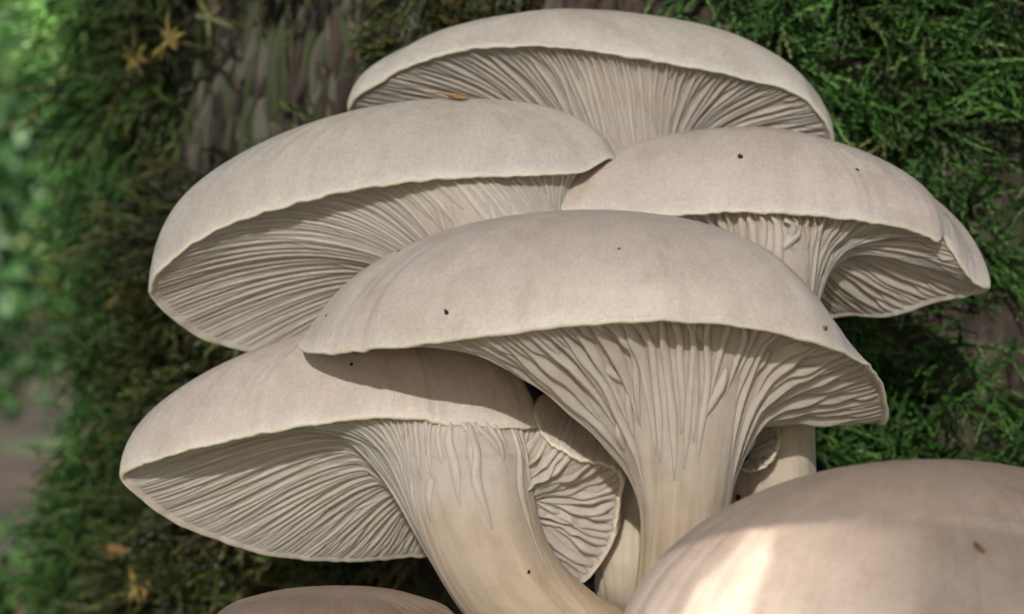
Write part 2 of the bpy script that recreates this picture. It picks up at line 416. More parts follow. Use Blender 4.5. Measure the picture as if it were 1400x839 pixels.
# A: the large one in the middle
mushroom('largest beige oyster mushroom, broad cap and thick cream stem in the middle of the cluster',
    rim=[(411, 466, 0, 8, 0, .45, .3), (430, 481, -12, 8, 0, .45, .1), (520, 474, -28, 7, 0, .3), (620, 463, -38, 7, .9, 0), (730, 449, -44, 9, .9, 0),
         (850, 438, -46, 11, .5, .15), (950, 438, -46, 11, .1, .40), (1040, 448, -43, 11, .1, .42), (1120, 468, -37, 9, .1, .45), (1172, 488, -28, 2, .2, .45, .4),
         (1200, 512, -18, 1, .2, .45, .9), (1214, 550, -6, 1, .2, .45, 1.0), (1209, 578, 4, 1, .2, .45, 1.0), (1160, 558, 14, 2, .2, .45, .8), (1080, 535, 24, 3, .2, .45, .4),
         (960, 480, 30, 4, .2, .45), (800, 440, 32, 8, 0, .45), (620, 432, 26, 8, 0, .45), (470, 446, 14, 8, 0, .45)],
    apex=(822, 289, -6), up=(0.04, 0.10, 1), mats=(M_CAP, M_GILL, M_STEM), seed=3,
    stem=[(942, 655, -16, 58), (935, 740, -13, 56), (922, 830, -6, 54), (905, 930, 18, 50), (890, 990, 52, 48)],
    shift=-6, inward=0.52, wobble=0.9, decur=0.90, gills=(46, 46, 92), gill_h=1.6, group=GRP)
# B: lower left
mushroom('oyster mushroom with wide bowl of gills and curved cream stem, shaded by the largest cap',
    rim=[(164, 648, -2), (200, 630, -14), (270, 609, -25), (400, 582, -33), (530, 568, -35), (640, 580, -33), (705, 582, -28), (739, 585, -20),
         (738, 610, -8), (725, 660, 6), (690, 720, 16), (620, 752, 22), (548, 760, 24), (480, 765, 24), (400, 761, 22), (340, 750, 19), (240, 713, 12), (185, 674, 4)],
    apex=(520, 440, -4), up=(-0.05, 0.32, 1), mats=(M_CAP, M_GILL, M_STEM), seed=11,
    stem=[(648, 706, -22, 80), (660, 775, -22, 80), (712, 850, -20, 78), (820, 898, -10, 72), (930, 940, 10, 60), (980, 1000, 54, 52)],
    shift=4, squash=0.42, wobble=0.8, hollow=6.0, trumpet=0.5, inward=0.4, decur=1.02, gills=(60, 60, 120), lean_k=0.5, wedge=0.46, gill_h=0.55, group=GRP)
# C: upper left
mushroom('greyish oyster mushroom with a small brown bud scale lying on its cap',
    rim=[(203, 392, 8), (222, 362, -2), (300, 309, -12), (440, 266, -19), (530, 250, -21), (620, 241, -22), (740, 237, -20), (800, 232, -15), (838, 214, -6),
         (840, 250, 8), (800, 330, 24), (690, 420, 36), (560, 470, 44), (420, 490, 46), (292, 467, 40), (240, 438, 28), (210, 410, 17)],
    apex=(590, 136, 8), up=(-0.05, 0.34, 1), mats=(M_CAPG, M_GILLP, M_STEMP), seed=23,
    stem=[(735, 385, 6, 70), (840, 470, 12, 58), (872, 590, 14, 42), (858, 700, 10, 36), (856, 800, 8, 42), (875, 930, 52, 48)],
    squash=0.34, dome=0.62, hollow=10.0, trumpet=0.35, inward=0.38, decur=0.95, gills=(50, 50, 100), lean_k=0.2, wedge=0.46, gill_h=0.3, group=GRP)
# D: top
mushroom('pale oyster mushroom topmost of the cluster, its thin cap rim above warm cream gills',
    rim=[(477, 141, 30), (505, 118, 22), (560, 88, 14), (640, 66, 8), (760, 62, 4), (900, 82, 4), (1000, 101, 7), (1090, 126, 13), (1126, 160, 20), (1141, 197, 30),
         (1120, 240, 40), (1020, 270, 48), (860, 290, 52), (680, 270, 52), (540, 220, 48), (485, 168, 40)],
    apex=(790, 15, 26), up=(0, 0.30, 1), mats=(M_CAPG, M_GILLP, M_STEMP), seed=31,
    stem=[(872, 290, 42, 52), (885, 350, 44, 50), (895, 480, 44, 46), (900, 640, 38, 42), (885, 900, 54, 46)],
    squash=0.4, wedge=0.40, hollow=1.5, trumpet=0.40, inward=0.3, decur=1.0, gills=(54, 54, 108), lean_k=0.4, gill_h=0.8, group=GRP)
# E: right
mushroom('oyster mushroom with a second small lobe at its rim, its cap against the green moss',
    rim=[(757, 286, 4), (820, 291, -8), (900, 293, -17), (1000, 287, -22), (1080, 290, -22), (1150, 296, -20), (1230, 308, -14), (1268, 320, -10), (1285, 328, -8), (1291, 321, -3), (1306, 343, -1), (1318, 364, 1), (1336, 385, 5), (1353, 394, 10),
         (1335, 400, 16), (1280, 412, 23), (1215, 431, 28), (1160, 430, 31), (1080, 440, 36), (960, 430, 40), (840, 370, 34), (775, 315, 18)],
    apex=(1050, 176, 6), up=(0.10, 0.30, 1), mats=(M_CAP, M_GILLP, M_STEMP), seed=47,
    stem=[(1050, 405, 2, 64), (1056, 480, 8, 54), (1060, 570, 10, 48), (1058, 680, 6, 52), (1020, 790, 12, 54), (930, 950, 54, 52)],
    squash=0.48, hollow=7.0, trumpet=0.42, inward=0.4, decur=0.92, gills=(44, 44, 88), gill_h=1.4, group=GRP)
# F: small crumpled one between B and A
mushroom('small crumpled oyster mushroom squeezed between the two cream stems, gills fanned sideways',
    rim=[(722, 560, -2), (742, 592, -9), (768, 612, -11), (800, 627, -11), (832, 633, -8), (853, 652, -4), (848, 690, -1), (841, 735, 1), (822, 770, 2), (795, 797, 2), (758, 790, 1), (728, 765, 0), (700, 720, 2), (690, 640, 2)],
    apex=(775, 548, 10), up=(0.30, 0.72, 0.62), mats=(M_CAP, M_GILLP, M_STEMP), seed=59,
    shift=-7,
    stem=[(676, 705, -6, 14), (690, 755, -3, 16), (770, 820, 6, 20), (850, 930, 52, 24)],
    hollow=1.0, trumpet=0.15, inward=0.35, gills=(22, 22, 0), lean_k=0.9, gill_h=1.6, decur=0.95, lump=0.2, wobble=1.3, group=GRP)
# small stunted bud on the pale stem
mushroom('tiny stunted bud of pale gills growing on the stem behind the thick cream stem',
    rim=[(1014, 642, -3), (1038, 643, -5), (1056, 630, -5), (1066, 606, -4), (1064, 584, -2), (1050, 572, 0), (1030, 585, 1), (1016, 612, 0)],
    apex=(1046, 602, 4), up=(0.3, 0.8, 0.3), mats=(M_CAP, M_GILLP, M_STEMP), seed=61,
    stem=[(1018, 622, -3, 6), (1022, 632, 0, 6), (1030, 645, 5, 7), (1036, 660, 8, 7)],
    hollow=-0.3, trumpet=0.05, keep_n=False, gills=(9, 0, 0), gill_h=0.2, decur=0.9, lump=0.1, rag=0.3, wobble=1.0, squash=1.0, group=GRP)
# H: large one at the lower right
mushroom('large smooth tan oyster mushroom cap with a bright patch of sunlight on it',
    rim=[(838, 905, -70), (900, 960, -95), (1040, 1000, -110), (1220, 1010, -116), (1400, 1000, -110), (1560, 960, -95), (1640, 880, -72),
         (1600, 800, -48), (1480, 780, -36), (1300, 790, -32), (1100, 815, -36), (930, 850, -50)],
    apex=(1275, 627, -62), up=(0.0, 0.05, 1), mats=(M_CAPB, M_GILL, M_STEMP), seed=67,
    stem=[(1230, 1010, -58, 70), (1180, 1110, -40, 66), (1080, 1240, 0, 64), (980, 1200, 54, 60)],
    hollow=3.0, trumpet=0.4, gills=(0, 0, 0), lump=0.5, group=GRP)
# I: brown one at the bottom
mushroom('brown oyster mushroom cap low in the cluster, beside the curved stem',
    rim=[(268, 890, -34), (310, 930, -52), (430, 955, -62), (560, 930, -54), (640, 880, -34), (600, 850, -14), (460, 840, -6), (330, 850, -16)],
    apex=(455, 801, -32), up=(0.0, 0.05, 1), mats=(M_CAPR, M_GILL, M_STEMP), seed=71,
    stem=[(455, 940, -30, 40), (520, 1020, -10, 40), (640, 1100, 20, 42), (760, 1100, 56, 44)],
    hollow=2.0, trumpet=0.4, gills=(0, 0, 0), lump=0.4, group=GRP)

# ------------------------------------------------------------------ tree trunk
def vnoise(x, y, seed=0):
    """smooth 2-D value noise in 0..1"""
    x = np.asarray(x, float); y = np.asarray(y, float)
    xi = np.floor(x).astype(np.int64); yi = np.floor(y).astype(np.int64); fx = x - xi; fy = y - yi
    def h(a, b):
        n = (a * 374761393 + b * 668265263 + seed * 982451653) & 0x7fffffff
        n = ((n ^ (n >> 13)) * 1274126177) & 0x7fffffff
        return ((n ^ (n >> 16)) & 0xffff) / 65535.0
    fx = fx * fx * (3 - 2 * fx); fy = fy * fy * (3 - 2 * fy)
    return (h(xi, yi) * (1 - fx) + h(xi + 1, yi) * fx) * (1 - fy) + (h(xi, yi + 1) * (1 - fx) + h(xi + 1, yi + 1) * fx) * fy

AX, AY, TR = 0.0492, 0.2257, 0.1640
def trunk_r(ang, z):
    bl = np.clip((-0.05 - np.asarray(ang)) / 0.4, 0, 1); bl = bl * bl * (3 - 2 * bl)
    f = np.clip(-0.028 - z, 0, None)
    return TR + 0.020 * bl + 3.2 * f**2 * np.clip(np.cos(ang * 0.6), 0, 1) / (1 + 9 * f) + 0.010 * (vnoise(ang * 6 + 40, z * 22 + 9, 3) - 0.5) + 0.006 * (vnoise(ang * 16, z * 40, 4) - 0.5)
def trunk_pt(ang, z):
    """ang measured from the camera-facing line (-y) towards -x"""
    r = trunk_r(ang, z)
    return np.stack([AX - np.sin(ang) * r, AY - np.cos(ang) * r, z + 0 * ang], -1)

zs = np.concatenate([np.linspace(-0.62, -0.13, 24), np.linspace(-0.125, 0.125, 240), np.linspace(0.13, 1.6, 40)])
an = np.concatenate([np.linspace(-2.0, 2.0, 420), np.linspace(2.05, 2 * np.pi - 2.05, 40)])
AN, ZS = np.meshgrid(an, zs)
rb = 0.0035 * np.abs(vnoise(AN * 55 + 6 * vnoise(AN * 9, ZS * 30, 8), ZS * 60, 5) - 0.5) * 2 + 0.0012 * vnoise(AN * 160, ZS * 300, 6)
TP = trunk_pt(AN, ZS) + np.stack([-np.sin(AN), -np.cos(AN), 0 * AN], -1) * rb[..., None]
m, nt, b = new_mat('bark')
tc = node(nt, 'ShaderNodeTexCoord'); mp = node(nt, 'ShaderNodeMapping'); mp.inputs['Scale'].default_value = (1, 1, 0.3); nt.links.new(tc.outputs['Object'], mp.inputs[0])
n1 = node(nt, 'ShaderNodeTexNoise', Scale=160.0, Detail=6.0, Roughness=0.7); nt.links.new(mp.outputs[0], n1.inputs['Vector'])
r1 = ramp(nt, [(0.32, (0.018, 0.013, 0.010)), (0.5, (0.06, 0.045, 0.034)), (0.62, (0.12, 0.10, 0.07)), (0.75, (0.22, 0.20, 0.155))]); nt.links.new(n1.outputs[0], r1.inputs[0])
n2 = node(nt, 'ShaderNodeTexNoise', Scale=60.0, Detail=5.0); nt.links.new(tc.outputs['Object'], n2.inputs['Vector'])
r2 = ramp(nt, [(0.5, (0, 0, 0)), (0.62, (1, 1, 1))]); nt.links.new(n2.outputs[0], r2.inputs[0])
nt.links.new(mixc(nt, r1.outputs[0], (0.055, 0.075, 0.03), r2.outputs[0]), b.inputs['Base Color'])
b.inputs['Roughness'].default_value = 0.9
bp = node(nt, 'ShaderNodeBump', Strength=0.8, Distance=0.002); nt.links.new(n1.outputs[0], bp.inputs['Height']); nt.links.new(bp.outputs[0], b.inputs['Normal'])
M_BARK = m
tree = empty('tree', (AX, AY, -0.5))
tag(tree, 'old tree trunk of rough brown bark overgrown with moss', 'tree')
trunk = mesh_obj('trunk', TP.reshape(-1, 3), grid_faces(len(zs), len(an), True, flip=True), M_BARK)
child(trunk, tree)

def to_trunk(px, py):
    """where the sight line through a photo pixel meets the trunk: (ang, z) or None"""
    dx, dz = (px - 700) * K / D, -(py - 419.5) * K / D
    a = dx * dx + 1; bq = -2 * (dx * AX + (AY + D)); cq = AX**2 + (AY + D)**2 - (TR) ** 2
    disc = bq * bq - 4 * a * cq
    if disc < 0: return None
    t = (-bq - math.sqrt(disc)) / (2 * a)
    x, y, z = dx * t, -D + t, dz * t
    return math.atan2(-(x - AX), -(y - AY)), z

# bark plates where no moss covers the trunk
BARKS = [plain_mat('bark_plate_grey', (0.15, 0.14, 0.105), 0.85, 0.6, 500), plain_mat('bark_plate_brown', (0.05, 0.036, 0.026), 0.85, 0.5, 500),
         plain_mat('bark_plate_russet', (0.085, 0.056, 0.04), 0.85, 0.5, 500), plain_mat('bark_plate_green', (0.075, 0.09, 0.04), 0.9, 0.5, 500)]
plates = []
for k in range(16):
    r = np.random.default_rng(100 + k)
    nu, nv = 5, 8
    U_, V_ = np.meshgrid(np.linspace(-1, 1, nu), np.linspace(-1, 1, nv))
    wx = 0.5 * (1 - 0.45 * np.abs(V_) ** 2.2) * (1 + 0.25 * vnoise(V_ * 3 + 9 + k, U_ * 0 + k, k))
    X = U_ * wx + 0.25 * (vnoise(V_ * 1.5 + k * 3, V_ * 0, k + 50) - 0.5); Z = V_ * 0.5 + 0.08 * (vnoise(U_ * 2 + k, V_ + 4, k + 7) - 0.5)
    Y = -(1 - np.abs(U_) ** 3) * (1 - np.abs(V_) ** 4) * (0.7 + 0.6 * vnoise(U_ * 2 + 5, V_ * 2 + k, k + 9))
    o = mesh_obj('bark_plate', np.stack([X, Y, Z], -1).reshape(-1, 3), grid_faces(nv, nu, False), BARKS[k % 4])
    plates.append(o.data); bpy.data.objects.remove(o)
spots = [(rng.uniform(250, 640), rng.uniform(-40, 200), 0) for _ in range(230)] + [(rng.uniform(780, 990), rng.uniform(-30, 90), 1) for _ in range(50)]
for (px, py, kind) in spots:
    h = to_trunk(px, py)
    if h is None: continue
    a_, z_ = h; p = trunk_pt(np.array(a_), np.array(z_))
    me_ = plates[rng.choice([0, 1, 2, 3, 4, 8, 12, 1, 5, 9, 3, 7, 11]) if kind == 0 else rng.choice([1, 2, 6, 10, 14, 5])]
    o = bpy.data.objects.new('bark_plate', me_); col.objects.link(o)
    w, l = rng.uniform(1.0, 3.4) * 0.001, rng.uniform(8, 30) * 0.001
    o.scale = (w, rng.uniform(1.2, 3.2) * 0.001, l)
    o.rotation_euler = (rng.normal(0, .08), rng.normal(0.12, 0.22), -a_ + rng.normal(0, .2))
    o.location = [float(c - d) for c, d in zip(p + np.array([-math.sin(a_), -math.cos(a_), 0]) * 0.0022, tree.location)]
    o.parent = tree

# ------------------------------------------------------------------ moss
def leaf_run(P, width, length, step, r, spread, tipgrow=0.35):
    """small pointed leaves in a spiral along a curve P; returns quads and 0..1 position"""
    s = np.concatenate([[0], np.cumsum(np.linalg.norm(np.diff(P, axis=0), axis=1))])
    n = max(4, int(s[-1] / step)); t = np.linspace(0, s[-1], n)
    C = np.stack([np.interp(t, s, P[:, k]) for k in range(3)], -1); T = nrm(np.gradient(C, axis=0))
    ref = np.array([0.13, 0.31, 0.94]); A = nrm(np.cross(T, ref)); B = np.cross(T, A)
    ph = np.arange(n) * 2.4 + r.uniform(0, 6.28); u = t / s[-1]
    out = A * np.cos(ph)[:, None] + B * np.sin(ph)[:, None]; sd = np.cross(T, out)
    ll = length * (1 - tipgrow * u**3) * r.uniform(0.8, 1.25, n); sp = spread * r.uniform(0.7, 1.35, n) * (1 - 0.6 * u**2)
    d = nrm(T * np.cos(sp)[:, None] + out * np.sin(sp)[:, None])
    tip = C + d * ll[:, None] + out * (0.12 * ll)[:, None] * r.normal(0, 1, n)[:, None]
    mid = C + d * (0.45 * ll)[:, None] + out * (0.10 * ll)[:, None]
    w = (width * (1 - 0.4 * u**3))[:, None]
    V = np.stack([C - out * 0.00005, mid - sd * w, tip, mid + sd * w], 1)
    return V.reshape(-1, 3), u

def core_run(P, rad_):
    n = len(P); T = nrm(np.gradient(P, axis=0)); A = nrm(np.cross(T, [0.13, 0.31, 0.94])); B = np.cross(T, A)
    w = (rad_ * np.linspace(1, 0.35, n))[:, None]
    ring = [P + (A * math.cos(a) + B * math.sin(a)) * w for a in (0.0, 2.09, 4.19)]
    out = []
    for k in range(3):
        a, b = ring[k], ring[(k + 1) % 3]
        out.append(np.stack([a[:-1], b[:-1], b[1:], a[1:]], 1))
    u = np.tile(np.linspace(0, 1, n - 1), 3)
    return np.concatenate(out).reshape(-1, 3), np.repeat(u, 4)

def frond(r, L_, side, leaf, wid, nbr, spread):
    """a pinnate moss shoot growing along +x; returns (verts, tipness)"""
    x = np.linspace(0, 1, 9)
    bend = r.normal(0, 0.22, 2); droop = r.uniform(0.05, 0.4)
    P = np.stack([x * L_, bend[0] * L_ * x**2, -droop * L_ * x**2 + bend[1] * 0.4 * L_ * x**3], -1)
    Vs, Ts = [], []
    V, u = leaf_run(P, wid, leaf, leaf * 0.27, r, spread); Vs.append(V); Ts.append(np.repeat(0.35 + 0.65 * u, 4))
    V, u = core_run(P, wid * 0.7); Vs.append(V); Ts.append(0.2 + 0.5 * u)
    for k in range(nbr):
        f = (k + 0.8 + r.uniform(-.3, .3)) / (nbr + 1); i = f * 8; i0 = int(i); b0 = P[i0] + (P[min(i0 + 1, 8)] - P[i0]) * (i - i0)
        sgn = 1 if k % 2 else -1; ln = side * (1 - 0.65 * f) * r.uniform(0.6, 1.25); an_ = math.radians(r.uniform(38, 68))
        lift = r.normal(0, 0.35)
        d = np.array([math.cos(an_), sgn * math.sin(an_), lift]); y = np.linspace(0, 1, 6)[:, None]
        Q = b0 + d * ln * y + np.array([0.35, -0.1 * sgn, -0.25]) * ln * y**2
        V, u = leaf_run(Q, wid * 0.9, leaf * 0.9, leaf * 0.30, r, spread); Vs.append(V); Ts.append(np.repeat(0.25 + 0.75 * u, 4))
        V, u = core_run(Q, wid * 0.65); Vs.append(V); Ts.append(0.2 + 0.6 * u)
    return np.concatenate(Vs), np.concatenate(Ts)

def frames(X, r, upw):
    X = nrm(X); Y = nrm(np.cross(upw, X)); Z = np.cross(X, Y)
    roll = r.uniform(-0.9, 0.9, len(X))[:, None]
    Y2 = Y * np.cos(roll) + Z * np.sin(roll); Z2 = -Y * np.sin(roll) + Z * np.cos(roll)
    return np.stack([X, Y2, Z2], -1)                     # columns = axes

def moss_mass(name, label, variants, pos, dirs, scale, tint, mat, r):
    Vs, Cs = [], []
    Fm = frames(dirs, r, np.tile([0, 0, 1.0], (len(pos), 1)))
    pick = r.integers(0, len(variants), len(pos))
    for k, (V, T) in enumerate(variants):
        idx = np.nonzero(pick == k)[0]
        if not len(idx): continue
        W = np.einsum('nij,vj->nvi', Fm[idx] * scale[idx, None, None], V) + pos[idx, None, :]
        lo, hi = tint
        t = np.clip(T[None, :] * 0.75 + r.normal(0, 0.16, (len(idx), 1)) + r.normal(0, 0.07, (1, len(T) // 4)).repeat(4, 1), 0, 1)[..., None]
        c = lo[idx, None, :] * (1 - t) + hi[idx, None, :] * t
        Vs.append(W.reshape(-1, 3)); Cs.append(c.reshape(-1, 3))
    V = np.concatenate(Vs); Cc = np.concatenate(Cs)
    o = mesh_obj(name, V, np.arange(len(V)).reshape(-1, 4), mat, smooth=False, colr=Cc)
    tag(o, label, 'moss', kind='stuff')
    return o

M_MOSS = tint_mat('moss_leaf', 0.45, 900.0, 0.25, 0.4)
r = np.random.default_rng(21)
var_r = [frond(np.random.default_rng(200 + k), 0.020, 0.0125, 0.00125, 0.00046, 6, 0.24) for k in range(9)]
def spread_moss(n, xr, yr, dens):
    P, A = [], []
    while len(P) < n:
        px, py = r.uniform(*xr), r.uniform(*yr)
        if r.uniform() > dens(px, py): continue
        h = to_trunk(px, py)
        if h is None: continue
        P.append(trunk_pt(np.array(h[0]), np.array(h[1]))); A.append(h[0])
    return np.array(P), np.array(A)
def clump(px, py, sc, seed): return float(vnoise(np.array(px / sc), np.array(py / sc), seed))
# right-hand side
def dens_r(px, py):
    e = min(1, max(0, (px - 930) / 60))
    return e * (0.42 + 0.8 * clump(px, py, 70, 31))
P, A = spread_moss(1200, (930, 1640), (-130, 960), dens_r)
Nn = np.stack([-np.sin(A), -np.cos(A), 0 * A], -1); Tn = np.stack([-np.cos(A), np.sin(A), 0 * A], -1)
th = r.normal(0, 0.75, len(A)) + np.where(r.uniform(size=len(A)) < 0.62, np.pi, 0)
dr = Nn * r.uniform(0.35, 1.0, (len(A), 1)) + Tn * np.cos(th)[:, None] + np.array([0, 0, 1]) * (np.sin(th) * 0.75 - 0.05)[:, None]
off = np.array([clump(p[0] * 9000, p[2] * 9000, 90, 77) for p in P])[:, None]
P = P + Nn * (-0.002 + 0.013 * off * r.uniform(0.3, 1, (len(A), 1)))
q = r.uniform(size=(len(A), 1))
lo = np.array([0.010, 0.024, 0.007]) * (0.6 + 0.8 * q); hi = np.where(q < 0.12, np.array([0.34, 0.42, 0.15]), np.where(q < 0.6, np.array([0.11, 0.27, 0.055]), np.array([0.20, 0.42, 0.10])))  # shade of the gaps put into dark shoot bases; paler tips are young growth
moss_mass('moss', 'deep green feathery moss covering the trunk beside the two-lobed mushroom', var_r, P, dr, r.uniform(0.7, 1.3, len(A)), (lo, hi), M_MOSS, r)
# left-hand side
var_l = [frond(np.random.default_rng(300 + k), 0.018, 0.0110, 0.0022, 0.00055, 5, 0.34) for k in range(7)]
def dens_l(px, py):
    bare = math.exp(-((px - 440) / 120) ** 2 - ((py - 40) / 130) ** 2) + 0.9 * math.exp(-((px - 240) / 70) ** 2 - ((py - 210) / 70) ** 2)
    return max(0.0, 0.25 + 0.9 * clump(px, py, 60, 41) - 1.9 * bare) * (0.35 if px > 560 else 1)
P, A = spread_moss(1150, (60, 760), (-130, 980), dens_l)
ex_a = np.concatenate([r.uniform(0.85, 1.55, 260), r.uniform(0.7, 1.6, 330)]); ex_z = np.concatenate([r.uniform(-0.10, 0.11, 260), r.uniform(-0.13, -0.045, 330)])
P = np.concatenate([P, trunk_pt(ex_a, ex_z)]); A = np.concatenate([A, ex_a])
Nn = np.stack([-np.sin(A), -np.cos(A), 0 * A], -1); Tn = np.stack([-np.cos(A), np.sin(A), 0 * A], -1)
th = r.normal(-0.5, 0.8, len(A))
dr = Nn * r.uniform(0.3, 1.0, (len(A), 1)) + Tn * (np.cos(th) * r.choice([1, 1, -1], len(A)))[:, None] + np.array([0, 0, 1]) * (np.sin(th) * 0.9 - 0.1)[:, None]
off = np.array([clump(p[0] * 9000, p[2] * 9000, 80, 78) for p in P])[:, None]
P = P + Nn * (0.008 * off * r.uniform(0.3, 1, (len(A), 1)))
q = r.uniform(size=(len(A), 1)); edge = np.clip((A[:, None] - 0.86) / 0.25, 0, 1)
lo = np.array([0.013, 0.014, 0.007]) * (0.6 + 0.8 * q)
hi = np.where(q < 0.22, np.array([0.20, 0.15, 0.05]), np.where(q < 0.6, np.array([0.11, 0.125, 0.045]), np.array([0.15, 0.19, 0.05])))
hi = hi * (1 - edge) + edge * np.where(q < 0.15, np.array([0.30, 0.34, 0.08]), np.array([0.14, 0.34, 0.07]))
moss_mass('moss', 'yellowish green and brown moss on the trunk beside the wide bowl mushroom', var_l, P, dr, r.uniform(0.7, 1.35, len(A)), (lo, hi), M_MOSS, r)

# ------------------------------------------------------------------ forest floor and undergrowth behind
m, nt, b = new_mat('leaf_litter')
tc = node(nt, 'ShaderNodeTexCoord')
n1 = node(nt, 'ShaderNodeTexNoise', Scale=9.0, Detail=7.0, Roughness=0.7); nt.links.new(tc.outputs['Object'], n1.inputs['Vector'])
r1 = ramp(nt, [(0.34, (0.010, 0.008, 0.006)), (0.5, (0.035, 0.023, 0.014)), (0.64, (0.085, 0.055, 0.03))]); nt.links.new(n1.outputs[0], r1.inputs[0])
n2 = node(nt, 'ShaderNodeTexNoise', Scale=2.2, Detail=4.0); nt.links.new(tc.outputs['Object'], n2.inputs['Vector'])
r2 = ramp(nt, [(0.52, (0, 0, 0)), (0.62, (1, 1, 1))]); nt.links.new(n2.outputs[0], r2.inputs[0])
nt.links.new(mixc(nt, r1.outputs[0], (0.06, 0.11, 0.03), r2.outputs[0]), b.inputs['Base Color']); b.inputs['Roughness'].default_value = 0.9
gx = np.concatenate([-np.geomspace(60, 0.5, 30), np.linspace(-0.45, 0.45, 30), np.geomspace(0.5, 60, 30)])
GX, GY = np.meshgrid(gx, gx)
GZ = -0.30 + 0.05 * (vnoise(GX * 3, GY * 3, 90) - 0.5) + 0.02 * (vnoise(GX * 14, GY * 14, 91) - 0.5) + 0.13 * np.clip(GY - 0.6, 0, 6) ** 0.8 * 0.6
gr = mesh_obj('ground', np.stack([GX, GY, GZ], -1).reshape(-1, 3), grid_faces(len(gx), len(gx), False), m)
tag(gr, 'brown forest floor with patches of green', kind='structure')

M_LEAF = tint_mat('undergrowth_leaf', 0.5, 60.0, 0.35, 0.35)
def leaf_cloud(name, label, cat, centre, rad, n, ls, cols, seed, kind=None, stems=True):
    r = np.random.default_rng(seed)
    d = nrm(r.normal(size=(n, 3))); c = np.asarray(centre) + d * np.asarray(rad) * r.uniform(0.25, 1, (n, 1)) ** 0.6
    t = nrm(r.normal(size=(n, 3)) + np.array([0, -0.4, -0.3])); nn = nrm(r.normal(size=(n, 3)) + np.array([0, -0.5, 1.0]))
    sdv = nrm(np.cross(t, nn)); l = ls * r.uniform(0.6, 1.4, (n, 1))
    V = np.stack([c, c + t * l * .3 + sdv * l * .26, c + t * l * .68 + sdv * l * .2, c + t * l, c + t * l * .68 - sdv * l * .2, c + t * l * .3 - sdv * l * .26], 1)
    V[:, [1, 2, 4, 5]] += nn[:, None, :] * l[:, None, :] * 0.06
    f = np.arange(n)[:, None] * 6
    F = np.concatenate([f + np.array([[0, 1, 4, 5]]), f + np.array([[1, 2, 3, 4]])])
    q = r.uniform(size=(n, 1)); a, b2 = np.array(cols[0]), np.array(cols[1])
    C = np.repeat(a * (1 - q) + b2 * q, 6, 0)
    if kind:
        o = mesh_obj(name, V.reshape(-1, 3), F, M_LEAF, smooth=False, colr=C); tag(o, label, cat, kind=kind); return o
    root = empty(name, (centre[0], centre[1], centre[2] - rad[2]))
    tag(root, label, cat)
    o = mesh_obj('foliage', V.reshape(-1, 3), F, M_LEAF, smooth=False, colr=C); child(o, root)
    P = np.array([[centre[0] + 0.02 * math.sin(k), centre[1], -0.3 + (centre[2] + 0.3) * k / 7] for k in range(8)])
    tt = np.linspace(0, 2 * np.pi, 8, endpoint=False)
    S = P[:, None, :] + np.stack([np.cos(tt), np.sin(tt), 0 * tt], -1)[None] * (0.012 * (1 - 0.09 * np.arange(8)))[:, None, None]
    so = mesh_obj('stem', S.reshape(-1, 3), grid_faces(8, 8), BARKS[1]); child(so, root)
    return root
leaf_cloud('undergrowth_bush', 'bright green leafy bush, blurred, behind the mossy edge of the trunk', 'bush', (-0.36, 0.95, 0.26), (0.16, 0.2, 0.20), 5000, 0.014, [(0.07, 0.15, 0.03), (0.17, 0.26, 0.06)], 401)
leaf_cloud('undergrowth_bush', 'dark green leafy bush, blurred, low behind the mossy trunk', 'bush', (-0.30, 0.75, 0.05), (0.10, 0.15, 0.12), 3500, 0.011, [(0.025, 0.07, 0.02), (0.06, 0.14, 0.035)], 402)
leaf_cloud('undergrowth_bush', 'low tuft of green leaves, blurred, on the forest floor beside the trunk', 'bush', (-0.235, 0.42, -0.115), (0.06, 0.08, 0.035), 700, 0.014, [(0.03, 0.07, 0.02), (0.09, 0.16, 0.04)], 403)
leaf_cloud('far_woodland', 'far pale green woodland, blurred, behind the bushes', 'woodland', (-1.6, 7.0, 1.6), (4.5, 1.2, 2.4), 7000, 0.34, [(0.06, 0.12, 0.03), (0.20, 0.25, 0.09)], 404, kind='stuff')

# ------------------------------------------------------------------ added unseen screen of fine strands above the camera, shading all but one gap
LB = 0.25
E1 = nrm(np.cross(TO_SUN, [0, 0, 1.0])); E1 = E1 if E1[0] > 0 else -E1
E2 = np.cross(E1, TO_SUN); E2 = E2 if E2[2] > 0 else -E2
OB = TO_SUN * LB
def bvh_of(parts):
    V, F, o = [], [], 0
    for v, f in parts:
        V += [tuple(p) for p in v]; F += [tuple(int(i) + o for i in q) for q in f]; o += len(v)
    return BVHTree.FromPolygons(V, F)
BV = bvh_of(CAPS)
def hit(px, py):
    d = Vector(un(px, py, 0)) - Vector((0, -D, 0)); d.normalize()
    return BV.ray_cast(Vector((0, -D, 0)), d)
gap = []
for px, py in [(1028, 722), (1060, 726), (1052, 770), (1036, 802), (1027, 836), (1024, 880), (912, 880), (934, 836), (953, 800), (978, 780), (998, 757)]:
    loc = hit(px, min(py, 836))[0]
    p = np.array(loc if loc is not None else un(px, py, -80))
    if py > 836: p = p + np.array([0, -0.004, -(py - 836) * K * 0.8])
    gap.append((float(p @ E1), float(p @ E2)))
gap = np.array(gap)
def in_gap(P):
    x, y = P[..., 0], P[..., 1]; ins = np.zeros(x.shape, bool); j = len(gap) - 1
    for i in range(len(gap)):
        (xi, yi), (xj, yj) = gap[i], gap[j]
        ins ^= ((yi > y) != (yj > y)) & (x < (xj - xi) * (y - yi) / (yj - yi + 1e-12) + xi); j = i
    return ins
M_SCREEN = plain_mat('screen_strand', (0.05, 0.085, 0.03), 0.5, 0.3, 100)
